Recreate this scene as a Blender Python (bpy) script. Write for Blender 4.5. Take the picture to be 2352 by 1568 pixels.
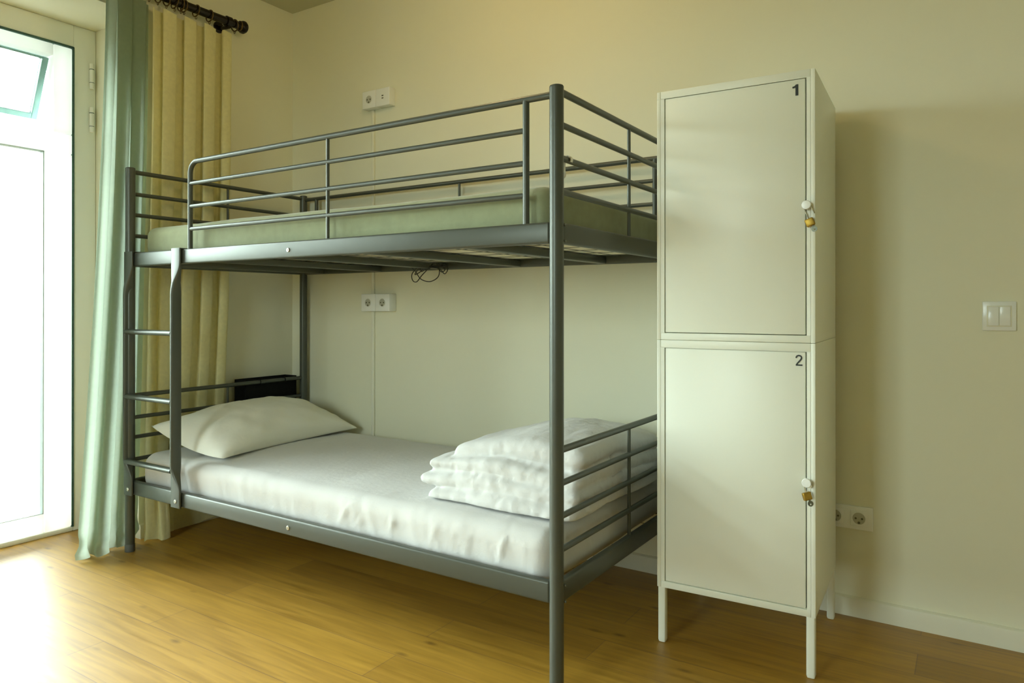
import bpy, bmesh, math, random
from math import sin, cos, pi, radians, sqrt, exp
from mathutils import Vector, Matrix, noise

# ------------------------------------------------------------------ reset
for o in list(bpy.data.objects):
    bpy.data.objects.remove(o, do_unlink=True)
sc = bpy.context.scene
C = sc.collection

# ------------------------------------------------------------------ camera
FPX, W0, H0 = 1651.53, 2352.0, 1568.0
cam_d = bpy.data.cameras.new('camera')
cam = bpy.data.objects.new('camera', cam_d)
C.objects.link(cam)
cam_d.sensor_fit = 'HORIZONTAL'
cam_d.sensor_width = 36.0
cam_d.lens = FPX / W0 * 36.0
cam_d.shift_x = 16.09 / W0
cam_d.shift_y = -84.99 / W0
cam_d.clip_start = 0.02
cam.location = (3.0726, -2.6235, 1.0212)
cam.rotation_euler = (radians(90) + 0.00247, 0, 0.57658)
sc.camera = cam

# ------------------------------------------------------------------ world
wd = bpy.data.worlds.new('overcast_sky')
sc.world = wd
wd.use_nodes = True
nt = wd.node_tree
nt.nodes.clear()
wo = nt.nodes.new('ShaderNodeOutputWorld')
bg = nt.nodes.new('ShaderNodeBackground')
tc = nt.nodes.new('ShaderNodeTexCoord')
sp = nt.nodes.new('ShaderNodeSeparateXYZ')
rp = nt.nodes.new('ShaderNodeValToRGB')
mp = nt.nodes.new('ShaderNodeMapRange')
mp.inputs['From Min'].default_value = -0.6
mp.inputs['From Max'].default_value = 0.9
nt.links.new(tc.outputs['Generated'], sp.inputs[0])
nt.links.new(sp.outputs['Z'], mp.inputs['Value'])
nt.links.new(mp.outputs['Result'], rp.inputs['Fac'])
rp.color_ramp.elements[0].position = 0.0
rp.color_ramp.elements[0].color = (0.10, 0.11, 0.09, 1)
rp.color_ramp.elements[1].position = 1.0
rp.color_ramp.elements[1].color = (0.92, 1.0, 0.98, 1)
rp.color_ramp.elements[1].position = 0.90
e = rp.color_ramp.elements.new(0.35)
e.color = (0.10, 0.11, 0.09, 1)
e = rp.color_ramp.elements.new(0.41)
e.color = (0.50, 0.58, 0.555, 1)
e = rp.color_ramp.elements.new(0.66)
e.color = (0.74, 0.84, 0.82, 1)
SKY = 35.0
bg.inputs['Strength'].default_value = SKY
nt.links.new(rp.outputs['Color'], bg.inputs['Color'])
nt.links.new(bg.outputs['Background'], wo.inputs['Surface'])

# sky portal in the door opening (guides sampling of the sky, gives no light of its own)
pd = bpy.data.lights.new('door_portal', 'AREA')
pd.shape = 'RECTANGLE'
pd.size = 3.4
pd.size_y = 2.35
pd.cycles.is_portal = True
po = bpy.data.objects.new('door_portal', pd)
po.location = (-0.62, -2.50, 1.16)
po.rotation_euler = (0, radians(-90), 0)
C.objects.link(po)

LAMP = 58.0
WX0, WX1, WZ0, WZ1 = 1.15, 2.10, 1.02, 2.25     # second window, in the wall behind the camera
pd2 = bpy.data.lights.new('window_portal', 'AREA')
pd2.shape = 'RECTANGLE'
pd2.size = WX1 - WX0 + 0.1
pd2.size_y = WZ1 - WZ0 + 0.1
pd2.cycles.is_portal = True
po2 = bpy.data.objects.new('window_portal', pd2)
po2.location = ((WX0 + WX1) / 2, -4.83, (WZ0 + WZ1) / 2)
po2.rotation_euler = (radians(90), 0, 0)
C.objects.link(po2)           # emission of the ceiling lamp's opal shade

# ------------------------------------------------------------------ colour management / sampling
vs = sc.view_settings
vs.view_transform = 'Standard'
vs.look = 'None'
vs.exposure = -0.12
vs.gamma = 1.0
vs.use_curve_mapping = False
cy = sc.cycles
cy.max_bounces = 10
cy.diffuse_bounces = 6
cy.glossy_bounces = 4
cy.transmission_bounces = 6
cy.transparent_max_bounces = 12
cy.sample_clamp_indirect = 6.0
cy.caustics_reflective = False
cy.caustics_refractive = False
cy.use_denoising = True


# ------------------------------------------------------------------ materials
def mat(name, col, rough=0.6, metal=0.0, spec=0.5, nscale=0.0, namt=0.0, bscale=0.0, bamt=0.0,
        bdist=0.01, trans=0.0, sheen=0.0, coord='Object', coat=0.0, tcol=None):
    m = bpy.data.materials.new(name)
    m.use_nodes = True
    t = m.node_tree
    b = t.nodes['Principled BSDF']
    out = t.nodes['Material Output']
    b.inputs['Base Color'].default_value = (*col, 1)
    b.inputs['Roughness'].default_value = rough
    b.inputs['Metallic'].default_value = metal
    b.inputs['Specular IOR Level'].default_value = spec
    b.inputs['Coat Weight'].default_value = coat
    if sheen:
        b.inputs['Sheen Weight'].default_value = sheen
    co = t.nodes.new('ShaderNodeTexCoord')
    if namt:
        n = t.nodes.new('ShaderNodeTexNoise')
        n.inputs['Scale'].default_value = nscale
        n.inputs['Detail'].default_value = 4
        t.links.new(co.outputs[coord], n.inputs['Vector'])
        r = t.nodes.new('ShaderNodeValToRGB')
        r.color_ramp.elements[0].position = 0.3
        r.color_ramp.elements[1].position = 0.7
        r.color_ramp.elements[0].color = (*[max(0, c * (1 - namt)) for c in col], 1)
        r.color_ramp.elements[1].color = (*[min(1, c * (1 + namt)) for c in col], 1)
        t.links.new(n.outputs['Fac'], r.inputs['Fac'])
        t.links.new(r.outputs['Color'], b.inputs['Base Color'])
    if bamt:
        n2 = t.nodes.new('ShaderNodeTexNoise')
        n2.inputs['Scale'].default_value = bscale
        n2.inputs['Detail'].default_value = 3
        t.links.new(co.outputs[coord], n2.inputs['Vector'])
        bp = t.nodes.new('ShaderNodeBump')
        bp.inputs['Strength'].default_value = bamt
        bp.inputs['Distance'].default_value = bdist
        t.links.new(n2.outputs['Fac'], bp.inputs['Height'])
        t.links.new(bp.outputs['Normal'], b.inputs['Normal'])
    if trans:
        tr = t.nodes.new('ShaderNodeBsdfTranslucent')
        tr.inputs['Color'].default_value = (*(tcol or col), 1)
        mx = t.nodes.new('ShaderNodeMixShader')
        mx.inputs['Fac'].default_value = trans
        t.links.new(b.outputs[0], mx.inputs[1])
        t.links.new(tr.outputs[0], mx.inputs[2])
        t.links.new(mx.outputs[0], out.inputs['Surface'])
    return m


M = {}
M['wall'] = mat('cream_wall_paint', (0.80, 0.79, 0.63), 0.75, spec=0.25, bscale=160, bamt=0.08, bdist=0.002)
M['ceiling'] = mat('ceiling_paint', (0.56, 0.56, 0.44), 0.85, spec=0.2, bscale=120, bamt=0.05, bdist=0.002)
M['wall_far'] = mat('unseen_wall_bounce_paint', (0.60, 0.58, 0.47), 0.75, spec=0.25, bscale=160, bamt=0.08, bdist=0.002)  # unseen walls, darker than the cream ones to cut bounced light
M['trim'] = mat('cream_skirting_paint', (0.80, 0.79, 0.66), 0.45, bscale=60, bamt=0.03, bdist=0.002)
M['metal'] = mat('grey_powder_coated_steel', (0.082, 0.090, 0.074), 0.36, metal=0.25, spec=0.46, bscale=700, bamt=0.05, bdist=0.0006)
M['plastic_grey'] = mat('dark_grey_plastic', (0.10, 0.105, 0.10), 0.5, bscale=200, bamt=0.04, bdist=0.001)
M['zinc'] = mat('zinc_bolt', (0.72, 0.72, 0.66), 0.3, metal=0.9, bscale=300, bamt=0.05, bdist=0.0005)
M['locker'] = mat('white_lacquered_steel', (0.82, 0.84, 0.74), 0.38, spec=0.5, bscale=500, bamt=0.03, bdist=0.0005)
M['locker_in'] = mat('locker_gap_shadow_steel', (0.10, 0.10, 0.08), 0.7, bscale=100, bamt=0.03, bdist=0.001)
M['digit'] = mat('black_vinyl_digit', (0.012, 0.016, 0.012), 0.5, nscale=80, namt=0.2)
M['well'] = mat('grey_socket_well', (0.44, 0.44, 0.36), 0.5, nscale=60, namt=0.05)
M['white_plastic'] = mat('white_plastic', (0.86, 0.88, 0.86), 0.22, bscale=300, bamt=0.02, bdist=0.0005)
M['socket_hole'] = mat('socket_recess_dark', (0.09, 0.085, 0.05), 0.7, nscale=60, namt=0.2)
M['pvc'] = mat('white_pvc_frame', (0.90, 0.92, 0.86), 0.4, bscale=200, bamt=0.02, bdist=0.0006)
M['sash'] = mat('glowing_pvc_sash', (0.93, 0.94, 0.93), 0.4, trans=0.55, bscale=200, bamt=0.02, bdist=0.0006)  # translucent so the backlit sash glows, imitating bloom from the sky
M['gasket'] = mat('dark_green_gasket', (0.04, 0.10, 0.08), 0.6, nscale=90, namt=0.2)
M['teal'] = mat('backlit_shade_sash', (0.20, 0.36, 0.34), 0.5, nscale=30, namt=0.1)  # teal is the backlit shade of the sash put into its colour
M['bead'] = mat('grey_glazing_bead', (0.42, 0.50, 0.48), 0.5, nscale=30, namt=0.1)
M['rod'] = mat('dark_stained_wood_rod', (0.010, 0.007, 0.005), 0.16, spec=0.35, nscale=40, namt=0.3)
M['ring'] = mat('bronze_curtain_ring', (0.10, 0.065, 0.018), 0.4, metal=0.5, nscale=120, namt=0.25)
M['green'] = mat('sage_green_curtain_cloth', (0.28, 0.34, 0.25), 0.85, spec=0.2, nscale=60, namt=0.08, bscale=420, bamt=0.2, bdist=0.002, trans=0.46, sheen=0.2, tcol=(0.62, 0.71, 0.59))
M['cream'] = mat('cream_curtain_cloth', (0.80, 0.755, 0.44), 0.88, spec=0.2, nscale=60, namt=0.06, bscale=420, bamt=0.2, bdist=0.002, trans=0.22, sheen=0.2)
M['olive'] = mat('olive_mattress_cover', (0.29, 0.315, 0.185), 0.85, spec=0.2, nscale=30, namt=0.06, bscale=380, bamt=0.22, bdist=0.002, sheen=0.3)
M['core'] = mat('beige_mattress_ticking', (0.35, 0.27, 0.15), 0.9, spec=0.2, nscale=50, namt=0.12)
M['ticking'] = mat('pale_ticking_cloth', (0.80, 0.77, 0.62), 0.9, spec=0.2, nscale=40, namt=0.05)
M['sheet'] = mat('white_cotton_sheet', (0.590, 0.585, 0.570), 0.85, spec=0.2, bscale=48, bamt=0.25, bdist=0.006, sheen=0.2)
M['pillow'] = mat('white_pillow_cotton', (0.86, 0.86, 0.78), 0.85, spec=0.2, bscale=28, bamt=0.12, bdist=0.01, sheen=0.2)
M['duvet'] = mat('white_duvet_cotton', (0.60, 0.595, 0.58), 0.8, spec=0.25, bscale=60, bamt=0.22, bdist=0.010, sheen=0.2)
M['wire'] = mat('steel_base_wire', (0.16, 0.17, 0.14), 0.4, metal=0.3, nscale=90, namt=0.1)
M['black'] = mat('black_matt_plastic', (0.006, 0.006, 0.005), 0.7, spec=0.15, nscale=60, namt=0.2)
M['cable'] = mat('black_cable_sheath', (0.018, 0.017, 0.010), 0.5, nscale=90, namt=0.2)
M['brass'] = mat('brushed_brass', (0.42, 0.27, 0.05), 0.42, metal=0.9, nscale=300, namt=0.12)
M['chrome'] = mat('chrome_shackle', (0.75, 0.76, 0.72), 0.15, metal=1.0, nscale=200, namt=0.05)
M['nickel'] = mat('nickel_key', (0.20, 0.21, 0.16), 0.45, metal=0.8, nscale=200, namt=0.1)

# floor: wood laminate planks running away from the balcony door
fm = bpy.data.materials.new('oak_laminate_planks')
fm.use_nodes = True
t = fm.node_tree
b = t.nodes['Principled BSDF']
co = t.nodes.new('ShaderNodeTexCoord')
mpn = t.nodes.new('ShaderNodeMapping')
mpn.inputs['Location'].default_value = (0.43, 0.05, 0)
t.links.new(co.outputs['Object'], mpn.inputs['Vector'])
bk = t.nodes.new('ShaderNodeTexBrick')
bk.offset = 0.37
bk.inputs['Scale'].default_value = 1.0
bk.inputs['Brick Width'].default_value = 1.28
bk.inputs['Row Height'].default_value = 0.14
bk.inputs['Mortar Size'].default_value = 0.0016
bk.inputs['Mortar Smooth'].default_value = 0.3
bk.inputs['Color1'].default_value = (0.34, 0.186, 0.020, 1)
bk.inputs['Color2'].default_value = (0.44, 0.250, 0.028, 1)
bk.inputs['Mortar'].default_value = (0.26, 0.14, 0.035, 1)
t.links.new(mpn.outputs[0], bk.inputs['Vector'])
gm = t.nodes.new('ShaderNodeMapping')
gm.inputs['Scale'].default_value = (1.6, 26.0, 1)
t.links.new(co.outputs['Object'], gm.inputs['Vector'])
gn = t.nodes.new('ShaderNodeTexNoise')
gn.inputs['Scale'].default_value = 2.2
gn.inputs['Detail'].default_value = 6
gn.inputs['Distortion'].default_value = 0.6
t.links.new(gm.outputs[0], gn.inputs['Vector'])
gr = t.nodes.new('ShaderNodeValToRGB')
gr.color_ramp.elements[0].position = 0.30
gr.color_ramp.elements[0].color = (0.70, 0.64, 0.55, 1)
gr.color_ramp.elements[1].position = 0.66
gr.color_ramp.elements[1].color = (1.08, 1.06, 1.02, 1)
t.links.new(gn.outputs['Fac'], gr.inputs['Fac'])
mu = t.nodes.new('ShaderNodeMix')
mu.data_type = 'RGBA'
mu.blend_type = 'MULTIPLY'
mu.inputs['Factor'].default_value = 0.85
t.links.new(bk.outputs['Color'], mu.inputs['A'])
t.links.new(gr.outputs['Color'], mu.inputs['B'])
# knots
km = t.nodes.new('ShaderNodeMapping')
km.inputs['Scale'].default_value = (2.6, 6.5, 1)
t.links.new(co.outputs['Object'], km.inputs['Vector'])
vo = t.nodes.new('ShaderNodeTexVoronoi')
vo.inputs['Scale'].default_value = 1.6
vo.inputs['Randomness'].default_value = 1.0
t.links.new(km.outputs[0], vo.inputs['Vector'])
kr = t.nodes.new('ShaderNodeValToRGB')
kr.color_ramp.elements[0].position = 0.02
kr.color_ramp.elements[0].color = (0.26, 0.20, 0.14, 1)
kr.color_ramp.elements[1].position = 0.13
kr.color_ramp.elements[1].color = (1, 1, 1, 1)
t.links.new(vo.outputs['Distance'], kr.inputs['Fac'])
mu2 = t.nodes.new('ShaderNodeMix')
mu2.data_type = 'RGBA'
mu2.blend_type = 'MULTIPLY'
mu2.inputs['Factor'].default_value = 0.75
t.links.new(mu.outputs['Result'], mu2.inputs['A'])
t.links.new(kr.outputs['Color'], mu2.inputs['B'])
t.links.new(mu2.outputs['Result'], b.inputs['Base Color'])
b.inputs['Roughness'].default_value = 0.36
b.inputs['Specular IOR Level'].default_value = 0.85
rr = t.nodes.new('ShaderNodeMapRange')
rr.inputs['To Min'].default_value = 0.34
rr.inputs['To Max'].default_value = 0.56
t.links.new(gn.outputs['Fac'], rr.inputs['Value'])
t.links.new(rr.outputs['Result'], b.inputs['Roughness'])
bp = t.nodes.new('ShaderNodeBump')
bp.inputs['Strength'].default_value = 0.12
bp.inputs['Distance'].default_value = 0.002
t.links.new(gn.outputs['Fac'], bp.inputs['Height'])
t.links.new(bp.outputs['Normal'], b.inputs['Normal'])
M['floor'] = fm

# clear thin glass
gl = bpy.data.materials.new('clear_window_glass')
gl.use_nodes = True
t = gl.node_tree
t.nodes.remove(t.nodes['Principled BSDF'])
out = t.nodes['Material Output']
tr = t.nodes.new('ShaderNodeBsdfTransparent')
tr.inputs['Color'].default_value = (0.95, 0.98, 0.97, 1)
gs = t.nodes.new('ShaderNodeBsdfGlossy')
gs.inputs['Roughness'].default_value = 0.02
fr = t.nodes.new('ShaderNodeFresnel')
fr.inputs['IOR'].default_value = 1.45
mx = t.nodes.new('ShaderNodeMixShader')
t.links.new(fr.outputs[0], mx.inputs['Fac'])
t.links.new(tr.outputs[0], mx.inputs[1])
t.links.new(gs.outputs[0], mx.inputs[2])
t.links.new(mx.outputs[0], out.inputs['Surface'])
M['glass'] = gl

# lit opal shade of the ceiling lamp
lm = bpy.data.materials.new('lit_opal_shade')
lm.use_nodes = True
t = lm.node_tree
b = t.nodes['Principled BSDF']
b.inputs['Base Color'].default_value = (0.9, 0.85, 0.7, 1)
b.inputs['Emission Color'].default_value = (1.0, 0.73, 0.36, 1)
b.inputs['Emission Strength'].default_value = LAMP
M['lamp'] = lm


# ------------------------------------------------------------------ mesh helpers
def add_box(bm, lo, hi, bev=0.0, seg=2):
    x0, y0, z0 = lo
    x1, y1, z1 = hi
    vs_ = [bm.verts.new(p) for p in ((x0, y0, z0), (x1, y0, z0), (x1, y1, z0), (x0, y1, z0),
                                     (x0, y0, z1), (x1, y0, z1), (x1, y1, z1), (x0, y1, z1))]
    fs = [bm.faces.new([vs_[i] for i in f]) for f in ((0, 3, 2, 1), (4, 5, 6, 7), (0, 1, 5, 4), (1, 2, 6, 5), (2, 3, 7, 6), (3, 0, 4, 7))]
    if bev > 0:
        es = set()
        for f in fs:
            es.update(f.edges)
        bmesh.ops.bevel(bm, geom=list(es), offset=bev, segments=seg, affect='EDGES', profile=0.5)
    return bm


def box(lo, hi, bev=0.0, seg=2):
    return add_box(bmesh.new(), lo, hi, bev, seg)


def add_tube(bm, pts, r, n=12, cap=True, rb=None):
    """tube along a polyline; r radius (or list); rb second radius for flat tubes"""
    P = [Vector(p) for p in pts]
    rings = []
    up = None
    for i, p in enumerate(P):
        if i == 0:
            d = P[1] - P[0]
        elif i == len(P) - 1:
            d = P[-1] - P[-2]
        else:
            d = (P[i + 1] - P[i]).normalized() + (P[i] - P[i - 1]).normalized()
        d.normalize()
        if up is None:
            a = Vector((0, 0, 1)) if abs(d.z) < 0.9 else Vector((0, 1, 0))
            up = (a - d * a.dot(d)).normalized()
        else:
            up = (up - d * up.dot(d)).normalized()
        s = d.cross(up)
        ri = r[i] if isinstance(r, (list, tuple)) else r
        r2 = ri if rb is None else rb
        rings.append([bm.verts.new(p + up * (ri * cos(2 * pi * k / n)) + s * (r2 * sin(2 * pi * k / n))) for k in range(n)])
    for a, b_ in zip(rings[:-1], rings[1:]):
        for k in range(n):
            bm.faces.new((a[k], a[(k + 1) % n], b_[(k + 1) % n], b_[k]))
    if cap:
        bm.faces.new(list(reversed(rings[0])))
        bm.faces.new(rings[-1])
    return bm


def tube(pts, r, n=12, cap=True, rb=None):
    return add_tube(bmesh.new(), pts, r, n, cap, rb)


def arc(c, r, a0, a1, plane, n=6):
    """points of an arc in a plane given by two axis vectors"""
    X, Y = Vector(plane[0]), Vector(plane[1])
    c = Vector(c)
    return [c + X * (r * cos(a0 + (a1 - a0) * i / n)) + Y * (r * sin(a0 + (a1 - a0) * i / n)) for i in range(n + 1)]


def add_lathe(bm, prof, origin=(0, 0, 0), axis=(0, 0, 1), n=24):
    ax = Vector(axis).normalized()
    a = Vector((1, 0, 0)) if abs(ax.x) < 0.9 else Vector((0, 1, 0))
    X = (a - ax * a.dot(ax)).normalized()
    Y = ax.cross(X)
    o = Vector(origin)
    rings = []
    for r, h in prof:
        if r < 1e-6:
            rings.append([bm.verts.new(o + ax * h)])
        else:
            rings.append([bm.verts.new(o + ax * h + X * (r * cos(2 * pi * k / n)) + Y * (r * sin(2 * pi * k / n))) for k in range(n)])
    for A, B in zip(rings[:-1], rings[1:]):
        for k in range(n):
            k2 = (k + 1) % n
            if len(A) == 1 and len(B) == 1:
                continue
            if len(A) == 1:
                bm.faces.new((A[0], B[k2], B[k]))
            elif len(B) == 1:
                bm.faces.new((A[k], A[k2], B[0]))
            else:
                bm.faces.new((A[k], A[k2], B[k2], B[k]))
    return bm


def lathe(prof, origin=(0, 0, 0), axis=(0, 0, 1), n=24):
    return add_lathe(bmesh.new(), prof, origin, axis, n)


def soft_box(size, r, step, bottom=True):
    """finely gridded rounded box centred on the origin"""
    hx, hy, hz = [s / 2 for s in size]
    n = [max(4, int(round(s / step))) for s in size]
    bm = bmesh.new()
    cache = {}

    def vert(q):
        key = tuple(round(c, 5) for c in q)
        if key not in cache:
            c = Vector((max(-hx + r, min(hx - r, q[0])), max(-hy + r, min(hy - r, q[1])), max(-hz + r, min(hz - r, q[2]))))
            d = Vector(q) - c
            if d.length > 1e-9:
                d = d.normalized() * r
            cache[key] = bm.verts.new(c + d)
        return cache[key]

    def lin(h, k):
        return [-h + 2 * h * i / k for i in range(k + 1)]
    gx, gy, gz = lin(hx, n[0]), lin(hy, n[1]), lin(hz, n[2])

    def face(A, B, f, flip):
        for i in range(len(A) - 1):
            for j in range(len(B) - 1):
                q = [vert(f(A[i], B[j])), vert(f(A[i + 1], B[j])), vert(f(A[i + 1], B[j + 1])), vert(f(A[i], B[j + 1]))]
                if flip:
                    q.reverse()
                if len(set(q)) == 4:
                    bm.faces.new(q)
    face(gx, gy, lambda a, b_: (a, b_, hz), False)
    if bottom:
        face(gx, gy, lambda a, b_: (a, b_, -hz), True)
    face(gx, gz, lambda a, b_: (a, -hy, b_), False)
    face(gx, gz, lambda a, b_: (a, hy, b_), True)
    face(gy, gz, lambda a, b_: (hx, a, b_), False)
    face(gy, gz, lambda a, b_: (-hx, a, b_), True)
    bm.normal_update()
    return bm


def N3(p, s, off=0.0):
    return noise.noise(Vector((p[0] * s + off, p[1] * s - off, p[2] * s + 2 * off)))


def obj(name, bm, material, parent=None, smooth=True, angle=35, label=None):
    me = bpy.data.meshes.new(name)
    bmesh.ops.recalc_face_normals(bm, faces=bm.faces[:])
    bm.to_mesh(me)
    bm.free()
    me.materials.append(material)
    if smooth:
        for p in me.polygons:
            p.use_smooth = True
        me.set_sharp_from_angle(angle=radians(angle))
    o = bpy.data.objects.new(name, me)
    C.objects.link(o)
    if parent:
        o.parent = parent
    if label:
        o['label'] = label
    return o


def thing(name, label, cat, loc=(0, 0, 0), rotz=0.0, group=None):
    o = bpy.data.objects.new(name, None)
    o.empty_display_size = 0.05
    C.objects.link(o)
    o.location = loc
    o.rotation_euler = (0, 0, rotz)
    tag(o, label, cat, group)
    return o


def tag(o, label, cat, group=None):
    o['label'] = label
    o['category'] = cat
    if group:
        o['group'] = group
    return o


def struct(name, bm, m, parent=None, smooth=False):
    o = obj(name, bm, m, parent, smooth=smooth)
    if parent is None:
        o['kind'] = 'structure'
    return o


# ------------------------------------------------------------------ room shell
RX, RY, RZ = 5.30, -4.60, 2.597       # far ends of the room
DX = -0.36                             # inner face of the balcony door frame
OY0, OY1, OZ = -0.85, -4.15, 2.303     # door opening
struct('floor', box((-0.55, RY - 0.2, -0.12), (RX + 0.2, 0.2, 0.0)), M['floor'])
struct('ceiling', box((-0.55, RY - 0.2, RZ), (RX + 0.2, 0.2, RZ + 0.15)), M['ceiling'])
struct('wall_back', box((-0.55, 0.0, 0.0), (RX + 0.2, 0.2, RZ)), M['wall'])
wl = bmesh.new()
add_box(wl, (-0.55, OY0, 0), (0, 0, RZ))
add_box(wl, (-0.55, OY1, OZ), (0, OY0, RZ))
add_box(wl, (-0.55, RY, 0), (0, OY1, RZ))
struct('wall_left', wl, M['wall'])
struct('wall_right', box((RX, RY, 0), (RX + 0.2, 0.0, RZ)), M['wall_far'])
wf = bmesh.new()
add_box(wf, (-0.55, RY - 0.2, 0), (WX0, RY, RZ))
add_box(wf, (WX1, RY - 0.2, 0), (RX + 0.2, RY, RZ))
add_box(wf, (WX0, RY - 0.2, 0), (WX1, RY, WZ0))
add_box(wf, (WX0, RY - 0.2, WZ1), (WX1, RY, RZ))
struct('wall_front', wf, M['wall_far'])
w1 = bpy.data.objects.new('window_1', None)
C.objects.link(w1)
w1['kind'] = 'structure'
w1.location = ((WX0 + WX1) / 2, RY - 0.1, WZ0)
ww, wh = (WX1 - WX0) / 2, WZ1 - WZ0
wb = bmesh.new()
for xa, xb in ((-ww, -ww + 0.06), (-0.03, 0.03), (ww - 0.06, ww)):
    add_box(wb, (xa, -0.04, 0), (xb, 0.04, wh), 0.004)
for sx in (-1, 1):
    xa, xb = sorted((sx * 0.03, sx * (ww - 0.06)))
    add_box(wb, (xa, -0.04, 0), (xb, 0.04, 0.07), 0.004)
    add_box(wb, (xa, -0.04, wh - 0.07), (xb, 0.04, wh), 0.004)
obj('window_frame', wb, M['pvc'], w1)
for sx in (-1, 1):
    xa, xb = sorted((sx * 0.025, sx * (ww - 0.055)))
    obj('glass_pane', box((xa, -0.004, 0.065), (xb, 0.004, wh - 0.065)), M['glass'], w1, smooth=False)


def skirting(p0, p1, inward):
    """skirting board from p0 to p1 with a rounded top edge"""
    bm = bmesh.new()
    d = Vector((p1[0] - p0[0], p1[1] - p0[1], 0))
    prof = [(0, 0), (0.013, 0), (0.013, 0.052), (0.011, 0.059), (0.006, 0.063), (0, 0.064)]
    n = Vector((inward[0], inward[1], 0))
    A = [bm.verts.new(Vector((p0[0], p0[1], 0)) + n * a + Vector((0, 0, z))) for a, z in prof]
    B = [bm.verts.new(Vector((p1[0], p1[1], 0)) + n * a + Vector((0, 0, z))) for a, z in prof]
    for i in range(len(prof)):
        j = (i + 1) % len(prof)
        bm.faces.new((A[i], A[j], B[j], B[i]))
    bm.faces.new(A)
    bm.faces.new(list(reversed(B)))
    return bm


struct('baseboard_back', skirting((0.0, 0.0), (RX, 0.0), (0, -1)), M['trim'], smooth=True)
struct('baseboard_left', skirting((0.0, OY0), (0.0, -0.013), (1, 0)), M['trim'], smooth=True)
struct('baseboard_right', skirting((RX, -0.013), (RX, RY), (-1, 0)), M['trim'], smooth=True)

# ------------------------------------------------------------------ balcony door (part of the setting)
door = bpy.data.objects.new('door_1', None)
C.objects.link(door)
door['kind'] = 'structure'
door.location = (DX, -2.50, 0)
dl = Vector(door.location)


def dbox(bm, y0, y1, z0, z1, x0, x1, bev=0.004):
    add_box(bm, (x0 - dl.x, min(y0, y1) - dl.y, z0), (x1 - dl.x, max(y0, y1) - dl.y, z1), bev)


f = bmesh.new()
F0, F1 = -0.95, -4.05     # inside edges of the outer frame
dbox(f, OY0 - 0.001, F0, 0.0, OZ - 0.001, DX - 0.08, DX)
dbox(f, OY1 + 0.001, F1, 0.0, OZ - 0.001, DX - 0.08, DX)
dbox(f, F0, F1, 2.200, OZ - 0.001, DX - 0.08, DX)
dbox(f, F0, F1, 0.0, 0.022, DX - 0.08, DX)
obj('door_frame', f, M['pvc'], door)
g_ = bmesh.new()
dbox(g_, F0 + 0.002, F0 - 0.008, 0.02, 2.200, DX - 0.05, DX + 0.004, 0.001)
dbox(g_, F1 - 0.002, F1 + 0.008, 0.02, 2.200, DX - 0.05, DX + 0.004, 0.001)
dbox(g_, F0, F1, 2.192, 2.202, DX - 0.05, DX + 0.004, 0.001)
obj('gasket', g_, M['gasket'], door, label='dark green rubber gasket line around the sash')
for side in range(3):
    lw3 = (F1 - F0) / 3
    a = F0 + side * lw3 - (0.008 if side == 0 else 0.002)
    c = F0 + (side + 1) * lw3 + (0.008 if side == 2 else 0.002)
    st = 0.115
    ia, ic = a - st, c + st          # inner edges of the stiles
    ta, tc_ = a - 0.080, c + 0.080   # the transom opening is wider
    s = bmesh.new()
    xx0, xx1 = DX - 0.065, DX + 0.006
    dbox(s, a, ia, 0.024, 1.7085, xx0, xx1, 0.006)
    dbox(s, ic, c, 0.024, 1.7085, xx0, xx1, 0.006)
    dbox(s, a, ta, 1.7975, 2.190, xx0, xx1, 0.006)
    dbox(s, tc_, c, 1.7975, 2.190, xx0, xx1, 0.006)
    dbox(s, ia, ic, 0.024, 0.106, xx0, xx1, 0.006)
    dbox(s, a, c, 1.708, 1.798, xx0, xx1, 0.006)
    dbox(s, ta, tc_, 2.138, 2.190, xx0, xx1, 0.006)
    leaf = obj('door_leaf', s, M['sash'], door)
    p = bmesh.new()
    dbox(p, ia + 0.006, ic - 0.006, 0.10, 1.714, DX - 0.036, DX - 0.030, 0.0)
    obj('glass_pane', p, M['glass'], leaf, smooth=False)
    bd = bmesh.new()
    for (ya, yb, za, zb) in ((ia, ia - 0.004, 0.106, 1.708), (ic, ic + 0.004, 0.106, 1.708), (ia, ic, 0.106, 0.109), (ia, ic, 1.704, 1.708)):
        dbox(bd, ya, yb, za, zb, DX - 0.028, DX - 0.002, 0.0)
    obj('glazing_bead', bd, M['bead'], leaf, smooth=False, label='thin grey glazing bead')
    # top-hung transom light, pushed open to the outside
    piv = bpy.data.objects.new('transom_sash', bpy.data.meshes.new('transom_sash'))
    w_, h_ = abs(tc_ - ta) - 0.008, 0.283
    tm = bmesh.new()
    k = 0.026
    add_box(tm, (-0.026, -w_ / 2, -h_), (0.020, -w_ / 2 + k, 0), 0.003)
    add_box(tm, (-0.020, w_ / 2 - k, -h_), (0.020, w_ / 2, 0), 0.003)
    add_box(tm, (-0.020, -w_ / 2 + k, -h_), (0.020, w_ / 2 - k, -h_ + k), 0.003)
    add_box(tm, (-0.020, -w_ / 2 + k, -0.010), (0.020, w_ / 2 - k, 0), 0.003)
    bmesh.ops.recalc_face_normals(tm, faces=tm.faces[:])
    tm.to_mesh(piv.data)
    tm.free()
    piv.data.materials.append(M['teal'])
    C.objects.link(piv)
    piv.parent = door
    piv.location = (-0.045, (ia + ic) / 2 - dl.y, 2.1365)
    piv.rotation_euler = (0, radians(23), 0)
    piv['label'] = 'top hung window sash tilted open to the outside'
    tg = box((-0.003, -w_ / 2 + k, -h_ + k), (0.003, w_ / 2 - k, -0.010))
    obj('glass_pane', tg, M['glass'], piv, smooth=False)
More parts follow.
